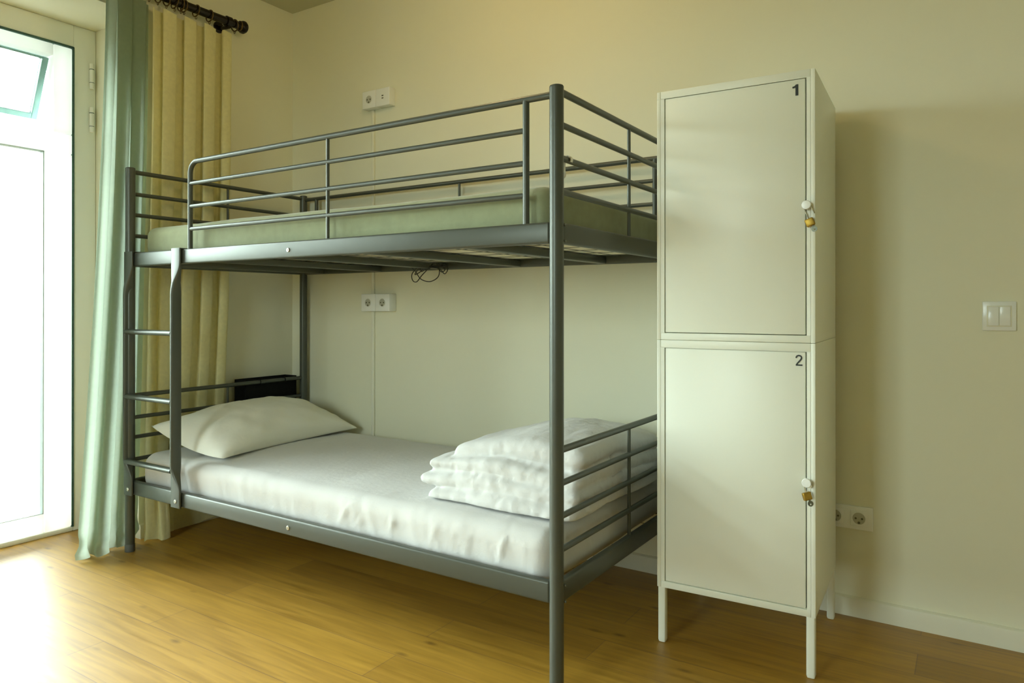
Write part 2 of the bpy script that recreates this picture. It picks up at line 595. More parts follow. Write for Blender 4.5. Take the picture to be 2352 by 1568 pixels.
for zc in (2.086, 1.884):
    hb = bmesh.new()
    add_tube(hb, [(0.010, -0.875 - dl.y, zc - 0.058), (0.010, -0.875 - dl.y, zc + 0.058)], 0.0095, 12)
    h = obj('hinge', hb, M['pvc'], door)
    hc = bmesh.new()
    add_tube(hc, [(0.010, -0.875 - dl.y, zc + 0.030), (0.010, -0.875 - dl.y, zc + 0.033)], 0.0102, 12)
    add_tube(hc, [(0.010, -0.875 - dl.y, zc - 0.031), (0.010, -0.875 - dl.y, zc - 0.029)], 0.0102, 12)
    obj('hinge_washer', hc, M['gasket'], h)

# ------------------------------------------------------------------ bunk bed
BR = -0.005653
BX0, BY0 = 0.12837, -0.03625
L, WD, HT = 2.0359, 0.9228, 1.599
bed = thing('bunk_bed', 'grey steel bunk bed with a ladder and guard rails standing along the wall', 'bunk bed', (BX0, BY0, 0), BR)


def bw(u, v, z):
    """bed coordinates (u from the head, v from the wall) to world"""
    return Vector((BX0 + cos(BR) * u - sin(BR) * (-v), BY0 + sin(BR) * u + cos(BR) * (-v), z))


def P3(u, v, z):
    return Vector((u, -v, z))


PR = 0.019
for (u, v) in ((0, 0), (L, 0), (0, WD), (L, WD)):
    p = obj('post', tube([P3(u, v, 0.03), P3(u, v, HT - 0.004)], PR, 28), M['metal'], bed)
    obj('post_cap', lathe([(PR, 0), (PR, 0.002), (PR * 0.93, 0.0045), (PR * 0.7, 0.006), (0, 0.0065)], P3(u, v, HT - 0.0045), n=28), M['metal'], p)
    obj('foot', lathe([(0, 0), (PR * 1.02, 0), (PR * 1.05, 0.004), (PR * 1.05, 0.028), (PR, 0.031), (0, 0.031)], P3(u, v, 0), n=28), M['plastic_grey'], p, label='dark plastic foot')
UZ0, UZ1 = 1.186, 1.2425
LZ0, LZ1 = 0.2425, 0.2995


def bolt(u, v, z, parent, n=(0, -1, 0), r=0.0075):
    bm = lathe([(r, -0.002), (r, 0.002), (r * 0.8, 0.0035), (r * 0.42, 0.0035), (r * 0.38, 0.0015), (0, 0.0015)], P3(u, v, z), n, 16)
    return obj('bolt', bm, M['zinc'] if r > 0.004 else M['wire'], parent, label='zinc bolt' if r > 0.004 else 'small dark bolt')


for (z0, z1) in ((UZ0, UZ1), (LZ0, LZ1)):
    for v, sgn in ((WD, 1), (0, -1)):
        vin, vout = v - sgn * 0.012, v + sgn * 0.012
        bm = box((PR * 0.85, -max(vin, vout), z0), (L - PR * 0.85, -min(vin, vout), z1), 0.006, 3)
        sr = obj('side_rail', bm, M['metal'], bed)
        if sgn > 0:
            bolt(1.0, v + 0.012, (z0 + z1) / 2 - 0.002, sr)
    for u, sgn in ((0, -1), (L, 1)):
        uin, uout = u - 0.011, u + 0.011
        bm = box((uin, -WD + PR * 0.85, z0), (uout, -PR * 0.85, z1), 0.006, 3)
        er = obj('end_rail', bm, M['metal'], bed)
        if sgn > 0:
            for zz in (z0 + 0.006, z1 - 0.008):
                bolt(u + 0.0185, WD - 0.012, zz, er, (1, 0, 0), 0.0035)


def guard(v, u0, full):
    zt = 1.577
    end = 1.942
    pts = []
    if full:
        pts = [P3(PR * 0.8, v, zt), P3(L - PR * 0.8, v, zt)]
        gr = obj('guard_rail', tube(pts, 0.0095, 14), M['metal'], bed)
        ups = (0.099, end)
    else:
        pts = [P3(u0, v, UZ1 - 0.01), P3(u0, v, zt - 0.045)]
        pts += arc(P3(u0 + 0.045, v, zt - 0.045), 0.045, pi, pi / 2, ((1, 0, 0), (0, 0, 1)), 8)[1:]
        pts += [P3(L - PR * 0.8, v, zt)]
        gr = obj('guard_rail', tube(pts, 0.0095, 14), M['metal'], bed)
        ups = (end,)
    for uu in ups:
        obj('upright', tube([P3(uu, v, UZ1 - 0.006), P3(uu, v, zt)], 0.0093, 14), M['metal'], gr)
    a = 0.099 if full else u0
    for z in (1.494, 1.406, 1.319):
        obj('rail_bar', tube([P3(a + 0.004, v, z), P3(end - 0.004, v, z)], 0.0078, 12), M['metal'], gr)
    for uu in ((1.179,) if not full else (1.022,)):
        obj('spindle', tube([P3(uu, v, UZ1 - 0.006), P3(uu, v, zt)], 0.0058, 10), M['metal'], gr)


guard(WD, 0.421, False)
guard(0.0, 0.0, True)


def end_panel(u, zs, ztop, zb):
    a, c = PR * 0.8, WD - PR * 0.8
    ep = obj('end_panel', tube([P3(u, a, ztop), P3(u, c, ztop)], 0.0095, 14), M['metal'], bed)
    for z in zs:
        obj('rail_bar', tube([P3(u, a, z), P3(u, c, z)], 0.0085, 12), M['metal'], ep)
    obj('spindle', tube([P3(u, 0.4555, zb - 0.006), P3(u, 0.4555, ztop)], 0.0055, 10), M['metal'], ep)


end_panel(0.0, (1.491, 1.404, 1.316), 1.583, UZ1)
end_panel(L, (1.502, 1.414, 1.325), 1.588, UZ1)
end_panel(0.0, (0.556, 0.473, 0.380), 0.648, LZ1)
end_panel(L, (0.553, 0.466, 0.3775), 0.6415, LZ1)

# ladder: flattened tube stiles hooked over both front rails
def stile(u0):
    """left edge at u0; wide flat plates at both ends, deep narrow tube between"""
    bm = bmesh.new()
    st = []
    zt, zb = UZ1 + 0.004, LZ0 - 0.001

    def k(z):
        # 0 = flat end plate, 1 = narrow tube
        top = min(1.0, max(0.0, (zt - 0.055 - z) / 0.13))
        bot = min(1.0, max(0.0, (z - (zb + 0.060)) / 0.10))
        q = min(top, bot)
        return q * q * (3 - 2 * q)
    zs = [zb + (zt - zb) * i / 90 for i in range(91)]
    for z in zs:
        q = k(z)
        w = 0.060 * (1 - q) + 0.017 * q
        d = 0.010 * (1 - q) + 0.044 * q
        vo = WD + 0.0245 + 0.006 * q
        r = min(w, d) * 0.42
        ring = []
        for cx, cy_, a0 in ((u0 + w - r, -(vo - r), -pi / 2), (u0 + w - r, -(vo - d + r), 0), (u0 + r, -(vo - d + r), pi / 2), (u0 + r, -(vo - r), pi)):
            for i in range(4):
                a = a0 + pi / 2 * i / 3
                ring.append(bm.verts.new((cx + r * cos(a), cy_ + r * sin(a), z)))
        st.append(ring)
    n = len(st[0])
    for A, B in zip(st[:-1], st[1:]):
        for i in range(n):
            bm.faces.new((A[i], A[(i + 1) % n], B[(i + 1) % n], B[i]))
    bm.faces.new(list(reversed(st[0])))
    bm.faces.new(st[-1])
    # hook over the upper rail
    add_box(bm, (u0 + 0.004, -(WD + 0.0235), UZ1 + 0.0005), (u0 + 0.056, -(WD - 0.020), UZ1 + 0.0045), 0.0015)
    add_box(bm, (u0 + 0.004, -(WD - 0.016), UZ1 - 0.030), (u0 + 0.056, -(WD - 0.020), UZ1 + 0.0045), 0.0015)
    return bm


for u0 in (-0.006, 0.330):
    s = obj('ladder_stile', stile(u0), M['metal'], bed)
    bolt(u0 + 0.034, WD + 0.0245, LZ0 + 0.024, s)
for z in (0.916, 0.648, 0.379):
    obj('ladder_rung', tube([P3(0.006, WD + 0.018, z), P3(0.334, WD + 0.018, z)], 0.011, 14, rb=0.014), M['metal'], bed)

# sprung bases: steel cross bars and a wire mesh between the rails
for zc in (UZ0, LZ0 - 0.010):
    wm = bmesh.new()
    z = zc + 0.0280
    uu = 0.07
    while uu < L - 0.03:
        add_tube(wm, [P3(uu, 0.012, z), P3(uu, WD - 0.012, z)], 0.0012, 6)
        uu += 0.158
    vv = 0.07
    while vv < WD - 0.03:
        add_tube(wm, [P3(0.011, vv, z + 0.0018), P3(L - 0.011, vv, z + 0.0018)], 0.0012, 6)
        vv += 0.1305
    obj('mesh_base', wm, M['wire'], bed, label='steel wire mesh under the mattress')
    for uc in (0.150, 0.545, 0.940, 1.335, 1.730):
        obj('cross_bar', box((uc - 0.018, -(WD - 0.011), zc + 0.001), (uc + 0.018, -0.011, zc + 0.0265), 0.004), M['metal'], bed)

# ------------------------------------------------------------------ mattresses, sheet, pillow, duvet
def place_bed(o):
    o.location = (BX0, BY0, 0)
    o.rotation_euler = (0, 0, BR)
    return o


def cloth_from(bm, centre, fn):
    """shift to centre, displace along normals by fn(point, normal)"""
    bm.normal_update()
    mv = []
    for v in bm.verts:
        p = v.co + Vector(centre)
        mv.append((v, p, p + v.normal * fn(p, v.normal)))
    for v, p, q in mv:
        v.co = q
    return bm


def seg_ridge(p, a, b_, w):
    a, b_ = Vector(a), Vector(b_)
    ab = b_ - a
    tt = max(0.0, min(1.0, (p - a).dot(ab) / ab.length_squared))
    d = (p - (a + ab * tt)).length
    return exp(-(d / w) ** 2) * (0.35 + 0.65 * sin(pi * min(1, max(0, tt)) * 0.9 + 0.15))


# upper mattress
um = soft_box((1.95, 0.855, 0.128), 0.040, 0.016)


def fu(p, n):
    d = 0.004 * N3(p, 3.0) + 0.0018 * N3((p.x * 1.4, p.y * 9, p.z * 22), 1.0, 3.1)
    d += 0.006 * max(0, n.z) * (1 - ((p.y + 0.463) / 0.43) ** 2)
    d += 0.006 * seg_ridge(p, P3(1.70, 0.89, 1.31), P3(1.96, 0.89, 1.325), 0.010)
    d -= 0.004 * seg_ridge(p, P3(1.2, 0.89, 1.285), P3(1.9, 0.89, 1.300), 0.012)
    return d


obj_um = obj('mattress', cloth_from(um, (1.018, -0.463, 1.286), fu), M['olive'], angle=80)
place_bed(obj_um)
und = soft_box((1.90, 0.80, 0.006), 0.0025, 0.05)
for v in und.verts:
    v.co += Vector((1.018, -0.463, 1.2195))
obj('underside', und, M['ticking'], obj_um, label='pale cream cloth underside')
tag(obj_um, 'olive green covered mattress on the upper bunk behind the guard rail', 'mattress')

# lower mattress and its sheet
lmx = obj('mattress', cloth_from(soft_box((1.93, 0.835, 0.095), 0.03, 0.03), (1.018, -0.462, 0.3300), lambda p, n: 0.002 * N3(p, 4)), M['core'], angle=80)
place_bed(lmx)
tag(lmx, 'beige mattress on the lower bunk, mostly hidden under a white sheet', 'mattress')

ridges = [((1.36, 0.80, 0.415), (1.30, 0.905, 0.33), 0.012, 0.007), ((1.52, 0.72, 0.42), (1.44, 0.90, 0.35), 0.013, 0.010), ((1.44, 0.90, 0.37), (1.43, 0.905, 0.29), 0.010, 0.006),
          ((1.86, 0.895, 0.40), (1.83, 0.905, 0.28), 0.008, 0.008), ((1.62, 0.90, 0.38), (1.58, 0.905, 0.29), 0.010, 0.005),
          ((1.74, 0.90, 0.385), (1.72, 0.905, 0.29), 0.009, 0.005), ((1.25, 0.90, 0.38), (1.20, 0.905, 0.30), 0.012, 0.006),
          ((1.68, 0.90, 0.37), (1.67, 0.905, 0.30), 0.007, 0.004), ((1.92, 0.90, 0.39), (1.91, 0.905, 0.29), 0.008, 0.004),
          ((0.42, 0.86, 0.40), (0.80, 0.84, 0.41), 0.018, 0.004), ((0.38, 0.87, 0.395), (0.55, 0.70, 0.41), 0.02, 0.004),
          ((2.00, 0.70, 0.40), (2.005, 0.66, 0.30), 0.010, 0.006), ((2.00, 0.55, 0.40), (2.005, 0.50, 0.30), 0.010, 0.005),
          ((2.00, 0.80, 0.40), (2.005, 0.83, 0.30), 0.010, 0.005), ((2.00, 0.40, 0.40), (2.005, 0.36, 0.30), 0.010, 0.004)]
RD = [(P3(*a), P3(*b_), w, h) for a, b_, w, h in ridges]


def fs(p, n):
    d = 0.004 * N3(p, 2.6, 1.0) + 0.0035 * N3((p.x * 7, p.y * 3, p.z * 3), 1.0, 5.0) * (0.4 + 0.6 * min(1, p.x / 1.2))
    d += 0.0030 * N3((p.x * 26 + p.z * 9, p.y * 8, p.z * 4), 1.0, 2.0) * (1 if n.z < 0.7 else 0.25)
    d += 0.008 * max(0, n.z) * (1 - ((p.y + 0.463) / 0.43) ** 2)
    for a, b_, w, h in RD:
        d += h * 0.8 * seg_ridge(p, a, b_, w * 0.72)
    return d


sb = soft_box((1.965, 0.870, 0.150), 0.050, 0.0092, bottom=False)
dead = [v for v in sb.verts if v.co.z < -0.062]
bmesh.ops.delete(sb, geom=dead, context='VERTS')
sheet = obj('fitted_sheet', cloth_from(sb, (1.018, -0.4625, 0.332), fs), M['sheet'], angle=80)
place_bed(sheet)
md = sheet.modifiers.new('thickness', 'SOLIDIFY')
md.thickness = 0.003
md.offset = -1
tag(sheet, 'creased white fitted sheet over the lower bunk mattress', 'sheet')

# pillow
def pillow():
    bm = bmesh.new()
    nu, nv = 64, 40
    top, bot = {}, {}
    A, B = 0.405, 0.225          # half length, half width
    for i in range(nu + 1):
        for j in range(nv + 1):
            a = -1 + 2 * i / nu
            c = -1 + 2 * j / nv
            # edges pull in between the corners
            x = A * a * (1 - 0.03 * (1 - c * c) * abs(a) ** 3)
            y = B * c * (1 - 0.16 * (1 - a * a) * abs(c) ** 3)
            h = (max(0, 1 - abs(a) ** 2.6) * max(0, 1 - abs(c) ** 2.4)) ** 0.55
            wr = 0.012 * N3((a * 2, c * 2, 0), 1.1, 4) + 0.008 * N3((a * 6, c * 5, 0), 1.0, 1) * (1 - h * 0.4)
            e = (abs(a) > 0.999 or abs(c) > 0.999)
            sag = -0.030 * (1 - c * c) * abs(a) ** 6
            zt = sag if e else sag + 0.112 * h + wr * min(1, h * 3)
            zb = sag if e else sag - 0.038 * h
            top[i, j] = bm.verts.new((x, y, zt))
            bot[i, j] = top[i, j] if e else bm.verts.new((x, y, zb))
    for i in range(nu):
        for j in range(nv):
            bm.faces.new((top[i, j], top[i + 1, j], top[i + 1, j + 1], top[i, j + 1]))
            q = [bot[i, j], bot[i, j + 1], bot[i + 1, j + 1], bot[i + 1, j]]
            if len(set(q)) == 4 and not all(v in (top[i, j], top[i + 1, j], top[i + 1, j + 1], top[i, j + 1]) for v in q):
                bm.faces.new(q)
    return bm


pw = obj('pillow', pillow(), M['pillow'], angle=80)
pw.location = bw(0.235, 0.440, 0.472)
# long side across the bed, head side raised against the end panel
pw.rotation_euler = (Matrix.Rotation(BR + radians(-90) + radians(5), 4, 'Z') @ Matrix.Rotation(radians(-12), 4, 'X')).to_euler()
tag(pw, 'plump white pillow lying at the head of the lower bunk', 'pillow')

# folded duvet
def slab(u0, u1, v0, v1, z0, z1, r, seed, tilt=0.0):
    bm = soft_box((u1 - u0, v1 - v0, z1 - z0), r, 0.018)
    cu, cv, cz = (u0 + u1) / 2, (v0 + v1) / 2, (z0 + z1) / 2
    for v in bm.verts:
        p = v.co
        fl = min(1.0, max(0.0, (p.x + (u1 - u0) / 2) / 0.22))
        p.z *= 0.72 + 0.28 * fl
        p.z += 0.012 * N3((p.x * 3.0, p.y * 3.0, 0), 1.0, 3.0) + 0.004 * N3((p.x * 4.0, p.y * 4.0, 0), 1.0, seed) + tilt * p.x - 0.010 * (1 - fl)
        p.y += 0.020 * N3((p.x * 2.5, 0, p.z * 6), 1.0, seed + 7)
        p.x += 0.018 * N3((0, p.y * 3.0, p.z * 6), 1.0, seed + 3)
        v.co = Vector((cu + p.x, -(cv - p.y), cz + p.z))
    return bm


def merge(dst, src):
    me = bpy.data.meshes.new('tmp')
    src.to_mesh(me)
    src.free()
    dst.from_mesh(me)
    bpy.data.meshes.remove(me)


db = bmesh.new()
merge(db, slab(1.495, 2.020, 0.12, 0.81, 0.4105, 0.457, 0.0230, 1.0))
merge(db, slab(1.432, 2.012, 0.10, 0.785, 0.451, 0.499, 0.0238, 2.3))
merge(db, slab(1.447, 2.005, 0.09, 0.755, 0.493, 0.543, 0.0248, 5.1))
merge(db, slab(1.515, 2.000, 0.08, 0.715, 0.536, 0.606, 0.034, 8.2, 0.05))
dv0 = obj('duvet_raw', db, M['duvet'])
rm = dv0.modifiers.new('r', 'REMESH')
rm.mode = 'VOXEL'
rm.voxel_size = 0.0070
rm.use_smooth_shade = True
sm = dv0.modifiers.new('s', 'SMOOTH')
sm.factor = 0.5
sm.iterations = 2
dg = bpy.context.evaluated_depsgraph_get()
me = bpy.data.meshes.new_from_object(dv0.evaluated_get(dg))
bpy.data.objects.remove(dv0, do_unlink=True)
db = bmesh.new()
db.from_mesh(me)
bpy.data.meshes.remove(me)


def fd(p, n):
    d = 0.007 * N3(p, 6.0, 2.0) + 0.0035 * N3((p.x * 14, p.y * 9, p.z * 16), 1.0, 9.0)
    d += 0.0036 * (abs(N3((p.x * 26, p.y * 11, p.z * 18), 1.0, 6.0)) + abs(N3((p.x * 13 + p.y * 10, p.y * 9 - p.x * 6, p.z * 8), 1.0, 3.0)) - 0.4)
    side = 1 - abs(n.z)
    d += 0.0045 * side * (abs(N3((p.x * 34 + p.y * 20, p.y * 34 - p.x * 10, p.z * 9), 1.0, 1.7)) - 0.2)
    bump = exp(-(((p.x - 1.78) / 0.22) ** 2 + ((p.y + 0.34) / 0.22) ** 2)) * max(0, n.z)
    return d + 0.022 * bump


cloth_from(db, (0, 0, 0), fd)
for v in db.verts:
    q = min(1.0, max(0.0, (v.co.x - 1.74) / 0.28))
    w = min(1.0, max(0.0, (0.42 + v.co.y) / 0.36))
    hgt = max(0.0, v.co.z - 0.42) / 0.2
    v.co.z -= hgt * (0.050 * q * q * (0.35 + 0.65 * w) + 0.020 * w)
    if v.co.z < 0.4205:
        v.co.z = 0.4205 + 0.2 * (v.co.z - 0.4205)
duvet = obj('duvet', db, M['duvet'], angle=80)
place_bed(duvet)
tag(duvet, 'thick white duvet folded in layers on the foot end of the lower bunk', 'duvet')

# ------------------------------------------------------------------ curtains, rod
RODX, RODZ, RODR = 0.075, 2.388, 0.019
rod = thing('curtain_rod', 'dark glossy curtain rod with rings above the balcony door', 'curtain rod', (RODX, -0.40, RODZ))
yo = -0.40
obj('rod', tube([(0, -3.95, 0), (0, 0.0, 0)], RODR, 20), M['rod'], rod)
obj('finial', lathe([(0.0, 0.0), (0.014, 0.0), (0.020, 0.004), (0.022, 0.010), (0.016, 0.014), (0.026, 0.018), (0.031, 0.028), (0.031, 0.038), (0.025, 0.047), (0.0, 0.050)], (0, -0.004, 0), (0, 1, 0), 24), M['rod'], rod)
obj('finial_band', lathe([(0.0235, 0.0), (0.0255, 0.003), (0.0255, 0.006), (0.0235, 0.009)], (0, 0.005, 0), (0, 1, 0), 24), M['ring'], rod, label='brass band next to the finial')
for yb in (-0.055, -3.90):
    br = bmesh.new()
    add_tube(br, [(-RODX + 0.004, yb, -0.016), (-0.012, yb, -0.026), (0.012, yb, -0.026)], 0.009, 10)
    add_lathe(br, [(0, 0), (0.028, 0), (0.028, 0.006), (0.020, 0.010), (0, 0.010)], (-RODX, yb, -0.012), (1, 0, 0), 20)
    add_lathe(br, [(RODR, -0.012), (RODR + 0.006, -0.012), (RODR + 0.006, 0.012), (RODR, 0.012)], (0, yb, 0), (0, 1, 0), 20)
    obj('bracket', br, M['rod'], rod)


def ring_bm(y, tiltx=0.0):
    bm = bmesh.new()
    r = 0.0265
    pts = [Vector((r * sin(2 * pi * i / 24), y + tiltx * cos(2 * pi * i / 24), r * cos(2 * pi * i / 24) - 0.006)) for i in range(25)]
    add_tube(bm, pts, 0.003, 8, cap=False)
    # small eye the curtain hangs from
    e_ = [Vector((0.006 * sin(2 * pi * i / 12), y, -r - 0.012 + 0.006 * cos(2 * pi * i / 12))) for i in range(13)]
    add_tube(bm, e_, 0.0015, 6, cap=False)
    return bm


for y in (-0.018, -0.155, -0.225, -0.285, -0.30, -0.33, -0.37, -0.41, -0.45, -0.50, -0.55, -0.60):
    obj('curtain_ring', ring_bm(y, random.Random(int(-y * 1000)).uniform(-0.006, 0.006)), M['ring'], rod)


def curtain(name, top, bot, ztop, phase, folds, amp_t, amp_b, xc_t, xc_b, m, seed, xmax, zfree, puddle=0.0, flat=None, gath=1.0):
    """top/bot: (y0, y1) ranges; folds: number of waves"""
    bm = bmesh.new()
    nu, nz = 150, 120
    rows = []
    for j in range(nz + 1):
        tz = j / nz
        z = ztop * (1 - tz) + 0.006 * tz
        row = []
        for i in range(nu + 1):
            s = i / nu
            e = tz ** 1.4
            y0 = top[0] * (1 - e) + bot[0] * e
            y1 = top[1] * (1 - e) + bot[1] * e
            sw = s + 0.035 * N3((s * 3, tz * 1.2, seed), 1.0) * sin(pi * s)
            y = y0 + (y1 - y0) * sw
            amp = amp_t * (1 - tz) + amp_b * tz
            amp *= 0.75 + 0.5 * N3((s * 2.3, 0.4, seed), 1.0, 2.0)
            w = sin(2 * pi * folds * s + phase + 0.5 * N3((s * 4, tz * 0.8, seed), 1.0))
            w = math.copysign(abs(w) ** 0.8, w)
            x = xc_t * (1 - tz) + xc_b * tz + amp * w
            y -= (0.024 * (1 - tz) + 0.014 * tz) * min(1, 8 * s, 8 * (1 - s)) * sin(2 * (2 * pi * folds * s + phase)) * gath
            x += 0.004 * N3((s * 4, tz * 3, seed), 1.0)
            if puddle and z < 0.16:
                q = (0.16 - z) / 0.16
                x += puddle * q * N3((s * 7, z * 22, seed), 1.0, 4.0)
                y += 0.8 * puddle * q * N3((s * 6, z * 18, seed), 1.0, 8.0)
            hem = 0.012 * max(0, N3((s * 5, 0, seed), 1.0, 1.5)) * tz ** 30
            lim = xmax if z > zfree else xmax + 0.06 * min(1, (zfree - z) / 0.10)
            if y > OY0 - 0.03:
                x = max(x, 0.020)
            if y > -0.99:
                x = min(x, lim)
            if flat is not None:
                k_ = min(1, max(0, (s - flat) / 0.12)) * min(1, max(0, (tz - 0.55) / 0.4))
                x = x * (1 - k_) + 0.030 * k_
                b_ = exp(-((s - 0.16) / 0.13) ** 2) * max(0, (0.30 - z) / 0.30)
                x += 0.055 * b_
            # dip of the heading between the rings
            zz = z - 0.010 * (1 - tz) ** 12 * (0.5 + 0.5 * cos(2 * pi * folds * 2 * s)) + hem
            row.append(bm.verts.new((x, y, zz)))
        rows.append(row)
    for A, B in zip(rows[:-1], rows[1:]):
        for i in range(nu):
            bm.faces.new((A[i], A[i + 1], B[i + 1], B[i]))
    o = obj(name, bm, m, angle=80)
    return o


gc = curtain('curtain', (-1.028, -0.845), (-1.150, -0.895), RODZ - 0.047, 0.6, 2.9, 0.027, 0.040, 0.062, 0.060, M['green'], 2.0, 0.098, 0.20, puddle=0.030)
tag(gc, 'sage green curtain bunched beside the glazed door, in front of the bed post', 'curtain', 'curtains on the dark rod')
cc = curtain('curtain', (-0.832, -0.425), (-0.880, -0.455), RODZ - 0.047, 2.2, 4.2, 0.024, 0.028, 0.058, 0.062, M['cream'], 7.0, 0.098, 0.20, flat=0.30, gath=0.7)
tag(cc, 'cream curtain hanging next to the room corner behind the bed head', 'curtain', 'curtains on the dark rod')

# ------------------------------------------------------------------ lockers
LR = 0.038224
LOX, LOY = 2.6953, -0.0533           # rear right corner
LW, LD = 0.4476, 0.4627
lorg = Vector((LOX - cos(LR) * LW, LOY - sin(LR) * LW, 0))    # rear left corner


def lw_(a, d, z):
    """locker coordinates: a along the width from the left, d depth from the rear"""
    return lorg + Vector((cos(LR) * a + sin(LR) * d, sin(LR) * a - cos(LR) * d, z))


def LP(a, d, z):
    return Vector((a, -d, z))


def digit(ch, a0, a1, z0, z1, d, parent):
    """bold condensed numeral cut from vinyl, in the unit box scaled to the given place"""
    if ch == '1':
        polys = [[(0.52, 0.0), (0.98, 0.0), (0.98, 1.0), (0.62, 1.0), (0.52, 0.90)],
                 [(0.52, 0.62), (0.52, 0.90), (0.62, 1.0), (0.52, 0.93), (0.30, 0.84), (0.02, 0.80), (0.02, 0.67), (0.30, 0.69)]]
        polys = [[(0.52, 0.0), (0.98, 0.0), (0.98, 1.0), (0.60, 1.0), (0.46, 0.91), (0.27, 0.85), (0.02, 0.82), (0.02, 0.69), (0.30, 0.69), (0.52, 0.72)]]
        strips = []
    else:
        line = [(0.09, 0.70), (0.10, 0.80), (0.20, 0.89), (0.35, 0.935), (0.52, 0.94), (0.70, 0.91), (0.83, 0.83), (0.86, 0.73), (0.80, 0.62), (0.66, 0.50), (0.48, 0.38), (0.30, 0.25), (0.16, 0.13), (0.14, 0.06)]
        strips = [(line, 0.105)]
        polys = [[(0.02, 0.0), (0.98, 0.0), (0.98, 0.125), (0.02, 0.125)]]
    bm = bmesh.new()
    w, h = a1 - a0, z1 - z0

    def V(x, y, dd):
        return bm.verts.new((a0 + x * w, -(d + dd), z0 + y * h))

    def prism(pts):
        A = [V(x, y, 0.0002) for x, y in pts]
        B = [V(x, y, 0.0010) for x, y in pts]
        n = len(pts)
        bm.faces.new(B)
        bm.faces.new(list(reversed(A)))
        for i_ in range(n):
            bm.faces.new((A[i_], A[(i_ + 1) % n], B[(i_ + 1) % n], B[i_]))
    for p in polys:
        prism(p)
    for line, hw in strips:
        L_, R_ = [], []
        for i_, (x, y) in enumerate(line):
            xa, ya = line[max(0, i_ - 1)]
            xb, yb = line[min(len(line) - 1, i_ + 1)]
            tx, ty = (xb - xa) * w, (yb - ya) * h
            m_ = sqrt(tx * tx + ty * ty)
            nx, ny = -ty / m_ * hw, tx / m_ * hw
            L_.append((x + nx, y + ny * w / h))
            R_.append((x - nx, y - ny * w / h))
        prism(L_ + R_[::-1])
    o = obj('door_number', bm, M['digit'], parent, smooth=False)
    o['label'] = 'black door number ' + ch
    return o


def locker(zb, zt, label, ch, legs, top_gap, bot_gap, knz, nz):
    r = thing('locker', label, 'locker', (lorg.x, lorg.y, zb), LR, 'white steel lockers')
    H = zt - zb
    fr = 0.0225
    bm = bmesh.new()
    add_box(bm, LP(0, LD, 0), LP(0.012, 0, H), 0.0015)                       # side
    add_box(bm, LP(LW - 0.012, LD, 0), LP(LW, 0, H), 0.0015)                 # side
    add_box(bm, LP(0.012, 0.012, 0.0), LP(LW - 0.012, 0, H), 0)              # back
    add_box(bm, LP(0.0122, LD, H - top_gap), LP(LW - 0.0122, 0.012, H), 0.0015)  # top
    add_box(bm, LP(0.0122, LD, 0), LP(LW - 0.0122, 0.012, bot_gap), 0.0015)  # bottom
    add_box(bm, LP(0.0122, LD, bot_gap), LP(fr + 0.001, LD - 0.03, H - top_gap), 0)    # front stiles
    add_box(bm, LP(LW - fr, LD, bot_gap), LP(LW - 0.0122, LD - 0.03, H - top_gap), 0)
    body = obj('body', bm, M['locker'], r)
    inn = box(LP(0.0125, LD - 0.024, bot_gap), LP(LW - 0.0125, LD - 0.028, H - top_gap))
    obj('gap_shade_panel', inn, M['locker_in'], body, smooth=False)  # dark panel added behind the door, shade of its gaps as colour
    gap = 0.0020
    d0, d1 = fr + 0.001 + gap, LW - fr - 0.0035
    dr = box(LP(d0, LD - 0.0015, bot_gap + gap), LP(d1, LD - 0.020, H - top_gap - gap), 0.002)
    dobj = obj('door', dr, M['locker'], r)
    digit(ch, *nz[0:2], nz[2] - zb, nz[3] - zb, LD - 0.0015, dobj)
    # thin seam where the lid overhangs the front
    sm_ = box(LP(0.0, LD + 0.0006, H - top_gap - 0.0012), LP(LW, LD - 0.001, H - top_gap), 0)
    obj('lid_seam', sm_, M['locker'], body, smooth=False)
    # round hasp knob on the closing edge
    kn = lathe([(0.0, 0.0), (0.0055, 0.0), (0.0055, 0.010), (0.0118, 0.0105), (0.0125, 0.013), (0.0125, 0.018), (0.0112, 0.0205), (0.0, 0.0210)], LP(LW - fr + 0.0015, LD - 0.001, knz - zb), (0, -1, 0), 24)
    obj('hasp_knob', kn, M['white_plastic'], r, label='round white hasp knob')
    if legs:
        for a in (0.0135, LW - 0.0135):
            for d in (0.0135, LD - 0.0135):
                s = 0.0115
                lb = bmesh.new()
                q = zb
                prof = [(s * 0.55, -q), (s * 0.85, -q + 0.002), (s, -q + 0.008), (s, 0.002)]
                rings = []
                for rad, zz in prof:
                    ring = []
                    for cx, cy_, a0 in ((1, 1, 0), (-1, 1, pi / 2), (-1, -1, pi), (1, -1, 3 * pi / 2)):
                        for i in range(4):
                            an = a0 + pi / 2 * i / 3
                            c0 = rad - 0.004
                            ring.append(lb.verts.new((a + cx * c0 + 0.004 * cos(an), -d + cy_ * c0 + 0.004 * sin(an), zz)))
                    rings.append(ring)
                n = len(rings[0])
                for A, B in zip(rings[:-1], rings[1:]):
                    for i in range(n):
                        lb.faces.new((A[i], A[(i + 1) % n], B[(i + 1) % n], B[i]))
                lb.faces.new(list(reversed(rings[0])))
                lb.faces.new(rings[-1])
                obj('leg', lb, M['locker'], r)
    return r


ZS, ZB, ZTOP = 0.9200, 0.169, 1.6725
locker(ZB, ZS - 0.0008, 'white steel locker number 2 on four legs, below locker 1', '2', True, 0.0225, 0.0195, 0.5395, (0.3965, 0.4145, 0.857, 0.887))
locker(ZS, ZTOP, 'white steel locker number 1 stacked on top of locker 2', '1', False, 0.0215, 0.0205, 1.2975, (0.3885, 0.4045, 1.604, 1.635))


